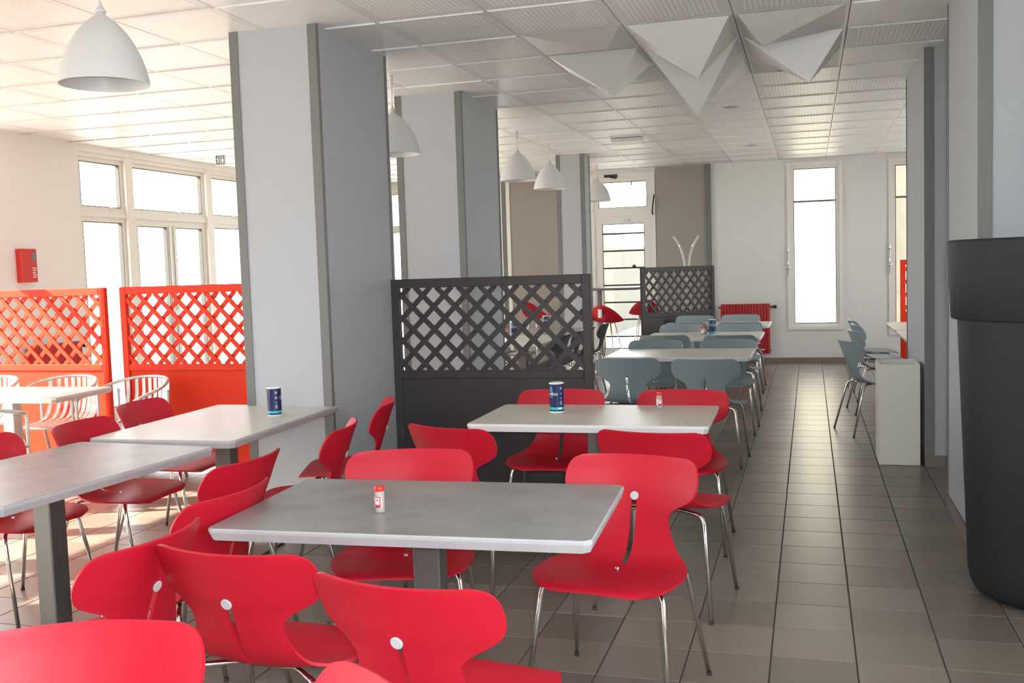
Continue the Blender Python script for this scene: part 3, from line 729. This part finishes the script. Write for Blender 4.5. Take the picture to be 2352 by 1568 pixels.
# ------------------------------------------------------------------ cans and shakers
def on_cyl(mb, R, pts2d, faces):
    # pts2d: (arc length, z) wrapped on a cylinder of radius R; arc 0 faces -Y
    mb.add([(R * math.sin(a / R), -R * math.cos(a / R), z) for a, z in pts2d], faces)
def ellipse_patch(R, a, z, ra, rz, n=16):
    mb = MB(); pts = [(a, z)] + [(a + ra * math.cos(2 * math.pi * j / n), z + rz * math.sin(2 * math.pi * j / n)) for j in range(n)]
    on_cyl(mb, R, pts, [(0, 1 + j, 1 + (j + 1) % n) for j in range(n)]); return mb
def rect_patch(R, a0, a1, z0, z1, n=6):
    mb = MB(); pts = []; fs = []
    for k in range(n + 1):
        a = a0 + (a1 - a0) * k / n; pts += [(a, z0), (a, z1)]
    for k in range(n): fs.append((2 * k, 2 * k + 2, 2 * k + 3, 2 * k + 1))
    on_cyl(mb, R, pts, fs); return mb
WORD = text_mesh('C\u00e9r\u00e9bos', 0.030, 0.25)
def make_can():
    r = empty('salt_can'); R = 0.040
    body = MB().lathe([(R, 0.008), (R, 0.158)], 32).build('label_wrap', 'navy', r)
    MB().lathe([(R - 0.003, 0.0), (R + 0.0008, 0.001), (R + 0.0008, 0.008), (R, 0.008)], 32, cap0=True).build('base_rim', 'can_white', r)
    MB().lathe([(R, 0.157), (R + 0.0012, 0.158), (R + 0.0012, 0.163), (R - 0.002, 0.165), (R - 0.004, 0.162), (0.001, 0.162)], 32).build('lid', 'can_white', r)
    MB().lathe([(R + 0.0003, 0.017), (R + 0.0003, 0.031)], 32).build('band', 'cyan', body)
    t = MB(); me = WORD
    on_cyl(t, R + 0.0006, [(v.co.x * 0.82, v.co.y + 0.105) for v in me.vertices], [tuple(p.vertices) for p in me.polygons]); t.build('lettering', 'can_white', body)
    for a in (-0.006, 0.008): rect_patch(R + 0.0005, a - 0.005, a + 0.004, 0.0855, 0.088, 3).build('print_block', 'can_white', body)
    ellipse_patch(R + 0.0004, 0.002, 0.130, 0.012, 0.017).build('emblem', 'teal', body)
    ellipse_patch(R + 0.0005, -0.003, 0.127, 0.004, 0.006).build('emblem', 'cyan', body)
    for a in (0.062, -0.062):
        ellipse_patch(R + 0.0004, a, 0.135, 0.008, 0.010, 8).build('emblem', 'lilac', body)
        ellipse_patch(R + 0.0004, a, 0.106, 0.008, 0.009, 12).build('emblem', 'lilac' if a < 0 else 'teal', body)
        ellipse_patch(R + 0.0004, a, 0.080, 0.005, 0.006, 12).build('emblem', 'cyan' if a < 0 else 'lilac', body)
        rect_patch(R + 0.0004, a - 0.006, a + 0.006, 0.044, 0.066).build('print_block', 'lilac', body)
    rect_patch(R + 0.0007, 0.045, 0.066, 0.019, 0.030).build('barcode_block', 'can_white', body)
    return r
cn = make_can()
for k, (x, y, a, lab) in enumerate(((-2.945, 5.09, 133, 'blue salt canister on the cream table'), (-1.342, 5.336, -38, 'blue salt canister on the pale red-chair table'), (-1.036, 11.22, 20, 'blue salt canister on the table among grey chairs'),
                                 (-3.36, 11.40, 0, 'blue salt canister behind the lattice, on the pale lamp table'), (-3.30, 12.66, 40, 'blue salt canister behind the lattice, by the slim column'))):
    o = cn if k == 0 else copy_tree(cn)
    o.location = (x, y, 0.7505); o.rotation_euler = (0, 0, math.radians(a)); tag(o, lab, 'can', 'blue salt canisters')
def make_shaker():
    r = empty('spice_shaker'); R = 0.0165
    b = MB().lathe([(R - 0.003, 0.0), (R, 0.002), (R, 0.074)], 24, cap0=True).build('jar', 'clear_plastic', r)
    MB().lathe([(R - 0.002, 0.002), (R - 0.0015, 0.066)], 20, cap0=True, cap1=True).build('contents', 'salt', b)
    c = MB().lathe([(R + 0.0005, 0.072), (R + 0.0012, 0.074), (R + 0.0012, 0.085), (R - 0.001, 0.088), (0.001, 0.088)], 24, cap0=True).build('cap', 'cap_red', r)
    MB().box(-0.002, 0.002, -0.013, 0.013, 0.0875, 0.0885).build('cap_slot', 'label_red', c)
    rect_patch(R + 0.0004, -0.026, 0.026, 0.018, 0.054, 14).build('label', 'can_white', b)
    l = rect_patch(R + 0.0006, 0.0, 0.022, 0.018, 0.054, 8).build('print_block', 'label_red', b)
    rect_patch(R + 0.0008, 0.004, 0.018, 0.028, 0.051, 6).build('print_block', 'can_white', b)
    ellipse_patch(R + 0.0010, 0.011, 0.043, 0.0035, 0.004, 10).build('emblem', 'label_red', b)
    return r
sh = make_shaker()
for k, (x, y, a, lab) in enumerate(((-1.385, 3.045, -40, 'red-capped shaker with paper label on the mottled grey table'), (-0.803, 5.515, -20, 'small clear shaker on the pale table near the aisle'),
                                 (-1.115, 11.22, 0, 'small shaker touching the blue can among grey chairs'), (-1.14, 11.17, 60, 'small shaker set apart from the can among grey chairs'),
                                 (-3.44, 11.36, 0, 'small shaker on the pale lamp table behind the lattice'), (-3.40, 12.62, 0, 'small shaker on the lamp table by the slim column'))):
    o = sh if k == 0 else copy_tree(sh)
    o.location = (x, y, 0.7505); o.rotation_euler = (0, 0, math.radians(a)); tag(o, lab, 'shaker', 'spice shakers')

# ------------------------------------------------------------------ open white box, tall planter
r = empty('open_box', (0.483, 7.87 - 0.08, 0)); tag(r, 'open white square bin standing at the aisle pilaster', 'bin')
Wb, Db, Hb = 0.283, 0.42, 0.752
for nm, a in (('side_panel', (0, Wb, 0, 0.012)), ('side_panel', (0, Wb, Db - 0.012, Db)), ('side_panel', (0, 0.012, 0.012, Db - 0.012)), ('side_panel', (Wb - 0.012, Wb, 0.012, Db - 0.012))):
    MB().box(*a, 0.004, Hb).build(nm, 'bin_white', r)
MB().box(0.012, Wb - 0.012, 0.012, Db - 0.012, 0.004, 0.03).build('bottom_panel', 'bin_white', r)
r.location = (0.483, 7.85, 0); r['label'] = 'open white square bin standing at the aisle pilaster'

r = empty('tall_planter', (1.045, 4.93, 0)); tag(r, 'tall charcoal round planter with a broad rim band', 'planter')
MB().lathe([(0.001, 0.0), (0.25, 0.0), (0.30, 0.008), (0.335, 0.03), (0.352, 0.07), (0.36, 0.12), (0.405, 1.26)], 64).build('pot_body', 'planter_dark', r)
MB().lathe([(0.405, 1.258), (0.428, 1.258), (0.432, 1.264), (0.447, 1.595), (0.444, 1.606), (0.436, 1.610), (0.425, 1.606), (0.415, 1.50), (0.40, 1.45), (0.001, 1.45)], 64).build('rim_band', 'planter_dark', r)

# ------------------------------------------------------------------ radiators
def radiator(name, loc, deg, L, z0, z1, label):
    r = empty(name, loc, math.radians(deg)); tag(r, label, 'radiator', 'red column radiators')
    n = int(L / 0.045)
    me = MB()
    me.cbox(0.001, 0.044, -0.10, -0.03, z0, z1, 0.006)
    fin = me.mesh('fin')
    for k in range(n):
        o = obj('fin', fin, 'radiator_red', r); o.location = (k * 0.045, 0, 0)
    MB().tube([(-0.03, -0.065, z1 - 0.05), (n * 0.045 + 0.03, -0.065, z1 - 0.05)], 0.016).tube([(-0.01, -0.065, z0 + 0.05), (n * 0.045 + 0.01, -0.065, z0 + 0.05)], 0.016).build('manifold', 'radiator_red', r)
    MB().tube([(n * 0.045 + 0.03, -0.065, z1 - 0.05), (n * 0.045 + 0.055, -0.065, z1 - 0.05)], 0.012).tube([(n * 0.045 + 0.05, -0.065, z1 - 0.05), (n * 0.045 + 0.10, -0.065, z1 - 0.05)], [0.02, 0.027], 12).build('valve', 'black', r)
    MB().box(0.05, 0.09, -0.04, 0.0, z1 - 0.2, z1 - 0.15).box(n * 0.045 - 0.09, n * 0.045 - 0.05, -0.04, 0.0, z1 - 0.2, z1 - 0.15).build('bracket', 'steel', r)
    return r
radiator('radiator', (-1.30, YB - 0.001, 0), 0, 0.72, 0.14, 0.895, 'red column radiator on the far wall behind the last table')
radiator('radiator', (XL + 0.001, 8.12, 0), 90, 0.76, 0.14, 0.93, 'red column radiator behind the sunlit orange screen')

# ------------------------------------------------------------------ coat stand
r = empty('coat_stand', (-1.72, 14.85, 0)); tag(r, 'white coat stand with curved branching arms behind the far lattice', 'coat stand')
MB().lathe([(0.001, 0.0), (0.17, 0.0), (0.17, 0.012), (0.03, 0.03), (0.022, 0.05)], 24).build('base', 'lamp_white', r)
for k in range(2):
    a = math.radians(188 + k * 120 if k else 185); dx, dy = math.cos(a), math.sin(a)
    if k == 1: a = math.radians(-8); dx, dy = math.cos(a), math.sin(a)
    if k == 2: a = math.radians(95); dx, dy = math.cos(a), math.sin(a)
    p = [(dx * 0.022, dy * 0.022, 0.03), (dx * 0.02, dy * 0.02, 1.25), (dx * 0.03, dy * 0.03, 1.50), (dx * 0.06, dy * 0.06, 1.68), (dx * 0.11, dy * 0.11, 1.81), (dx * 0.185, dy * 0.185, 1.93)]
    pp = [Vector(interp(p, t / 24 * 5)) for t in range(25)]
    arm = MB().tube(pp, 0.0165, 10).build('arm', 'lamp_white', r)
    MB().tube([(dx * 0.10 - dy * 0.06, dy * 0.10 + dx * 0.06 , 1.79), (dx * 0.10 + dy * 0.06, dy * 0.10 - dx * 0.06, 1.79)], 0.007).build('peg', 'chrome', arm)

# ------------------------------------------------------------------ bar table and stools
r = empty('bar_table', (-2.72, 14.2, 0)); tag(r, 'dark high bar table in front of the far door', 'table')
MB().cbox(-0.45, 0.42, -0.30, 0.30, 1.19, 1.222, 0.006).build('table_top', 'trim_grey', r)
MB().cbox(-0.20, -0.14, -0.03, 0.03, 0.012, 1.19, 0.005).build('leg', 'trim_grey', r)
MB().cbox(-0.40, 0.06, -0.22, 0.22, 0.0, 0.012, 0.003).build('base_plate', 'trim_grey', r)
def make_stool():
    r = empty('bar_stool'); mb = MB()
    NR, NC = 14, 24; rows = []
    for k in range(NR):
        t = k / (NR - 1); row = []
        for c in range(NC):
            a = 2 * math.pi * c / NC; back = max(0.0, math.sin(a))
            rr = 0.215 * (t ** 0.55); z = 0.80 + (0.025 + 0.20 * back ** 1.3) * t ** 2.4 - 0.01 * (1 - t)
            row.append((rr * math.cos(a) * 1.05, rr * math.sin(a) * (0.95 + 0.12 * back), z))
        rows.append(row)
    low = [[(x, y, z - 0.012) for x, y, z in row] for row in reversed(rows)]
    me_ = MB().loft(rows + low, True, False, False, True)
    s = me_.build('seat_shell', 'red_plastic', r)
    MB().box(-0.02, 0.02, 0.225, 0.262, 0.86, 0.97).build('back_slot', 'frame_white', s)
    for sx in (-1, 1):
        for sy in (-1, 1):
            MB().tube([(0.06 * sx, 0.06 * sy, 0.79), (0.20 * sx, 0.20 * sy, 0.0)], 0.008, 8).build('leg', 'chrome', r)
    k = 0.155
    MB().tube([(-k, -k, 0.27), (k, -k, 0.27), (k, k, 0.27), (-k, k, 0.27), (-k, -k, 0.27)], 0.007, 8).build('foot_ring', 'chrome', r)
    MB().lathe([(0.09, 0.775), (0.09, 0.792)], 16, cap0=True, cap1=True).build('mounting_plate', 'chrome', r)
    return r
st = make_stool()
for k, (x, y, a, lab) in enumerate(((-2.58, 13.2, 165, 'red bucket bar stool beside the dark screen post'), (-2.38, 14.95, 197, 'red bucket bar stool next to the far lattice screen'), (-3.98, 14.7, 60, 'red bucket bar stool seen through the lattice'))):
    o = st if k == 0 else copy_tree(st)
    o.location = (x, y, 0); o.rotation_euler = (0, 0, math.radians(a)); tag(o, lab, 'bar stool', 'red bar stools')

# ------------------------------------------------------------------ small fittings
r = empty('emergency_light', (-2.03, 11.78, H - 0.007)); tag(r, 'white box-shaped emergency light under the ceiling', 'light')
MB().cbox(-0.185, 0.185, -0.06, 0.06, -0.03, 0.0, 0.004).build('housing', 'lamp_white', r)
MB().cbox(-0.175, 0.175, -0.05, 0.05, -0.085, -0.03, 0.006).build('diffuser', 'bulb_glass', r)
for (x, y, lab) in ((-0.707, 10.0, 'small round ceiling vent nearer the pyramid panels'), (-0.71, 13.43, 'small round ceiling vent nearer the far wall')):
    r = empty('ceiling_vent', (x, y, H)); tag(r, lab, 'vent', 'round ceiling vents')
    MB().lathe([(0.055, -0.0005), (0.075, -0.004), (0.085, -0.0005)], 24).build('flange', 'lamp_white', r)
    MB().lathe([(0.001, -0.012), (0.05, -0.010), (0.055, -0.004)], 24).build('valve_disc', 'disc_grey', r)
# fire alarm box on the window wall
r = empty('fire_alarm', (XL, 8.20, 1.725)); tag(r, 'red wall-mounted fire alarm box on the cream wall', 'alarm box')
MB().cbox(0.001, 0.07, -0.105, 0.105, -0.165, 0.165, 0.006).build('housing', 'box_red', r)
MB().box(0.07, 0.073, 0.035, 0.085, 0.04, 0.125).build('window', 'sign_grey', r)
for k in range(5): MB().box(0.07, 0.0715, 0.035 + 0.004 * (k % 2), 0.088 - 0.007 * (k % 3), -0.03 - k * 0.022, -0.021 - k * 0.022).build('print_line', 'can_white', r)
# hanging exit sign with pictograms
r = empty('exit_sign', (-6.45, 10.22, 2.885)); r.rotation_euler = (0, 0, math.radians(0)); tag(r, 'small hanging sign with two white pictograms below the ceiling', 'sign')
MB().cbox(-0.066, 0.066, -0.008, 0.008, -0.062, 0.062, 0.002).build('board', 'can_white', r)
MB().box(-0.056, -0.004, -0.0092, -0.008, -0.052, 0.052).build('sign_panel', 'sign_grey', r)
MB().box(0.004, 0.056, -0.0092, -0.008, -0.052, 0.052).build('sign_panel', 'sign_grey', r)
pic = MB()
def flat(mb, pts, y=-0.0102): mb.add([(x, y, z) for x, z in pts], [tuple(range(len(pts)))])
def dot(mb, x, z, rr): flat(mb, [(x + rr * math.cos(2 * math.pi * j / 12), z + rr * math.sin(2 * math.pi * j / 12)) for j in range(12)])
dot(pic, -0.024, 0.032, 0.008)
flat(pic, [(-0.036, 0.018), (-0.022, 0.022), (-0.018, -0.006), (-0.030, -0.008)]); flat(pic, [(-0.030, -0.008), (-0.018, -0.006), (-0.034, -0.040), (-0.042, -0.038)])
flat(pic, [(-0.026, -0.006), (-0.018, -0.006), (-0.008, -0.030), (-0.014, -0.034)]); flat(pic, [(-0.050, 0.006), (-0.036, 0.018), (-0.033, 0.012), (-0.046, 0.0)])
pic.build('pictogram', 'can_white', r)
pic = MB(); dot(pic, 0.030, 0.034, 0.010); flat(pic, [(0.018, 0.018), (0.042, 0.018), (0.048, -0.016), (0.040, -0.018), (0.038, -0.044), (0.022, -0.044), (0.020, -0.018), (0.012, -0.016)])
pic.build('pictogram', 'can_white', r)
MB().tube([(-0.04, 0, 0.062), (-0.04, 0, H - 2.885)], 0.002, 6).tube([(0.04, 0, 0.062), (0.04, 0, H - 2.885)], 0.002, 6).build('hanger', 'chrome', r)
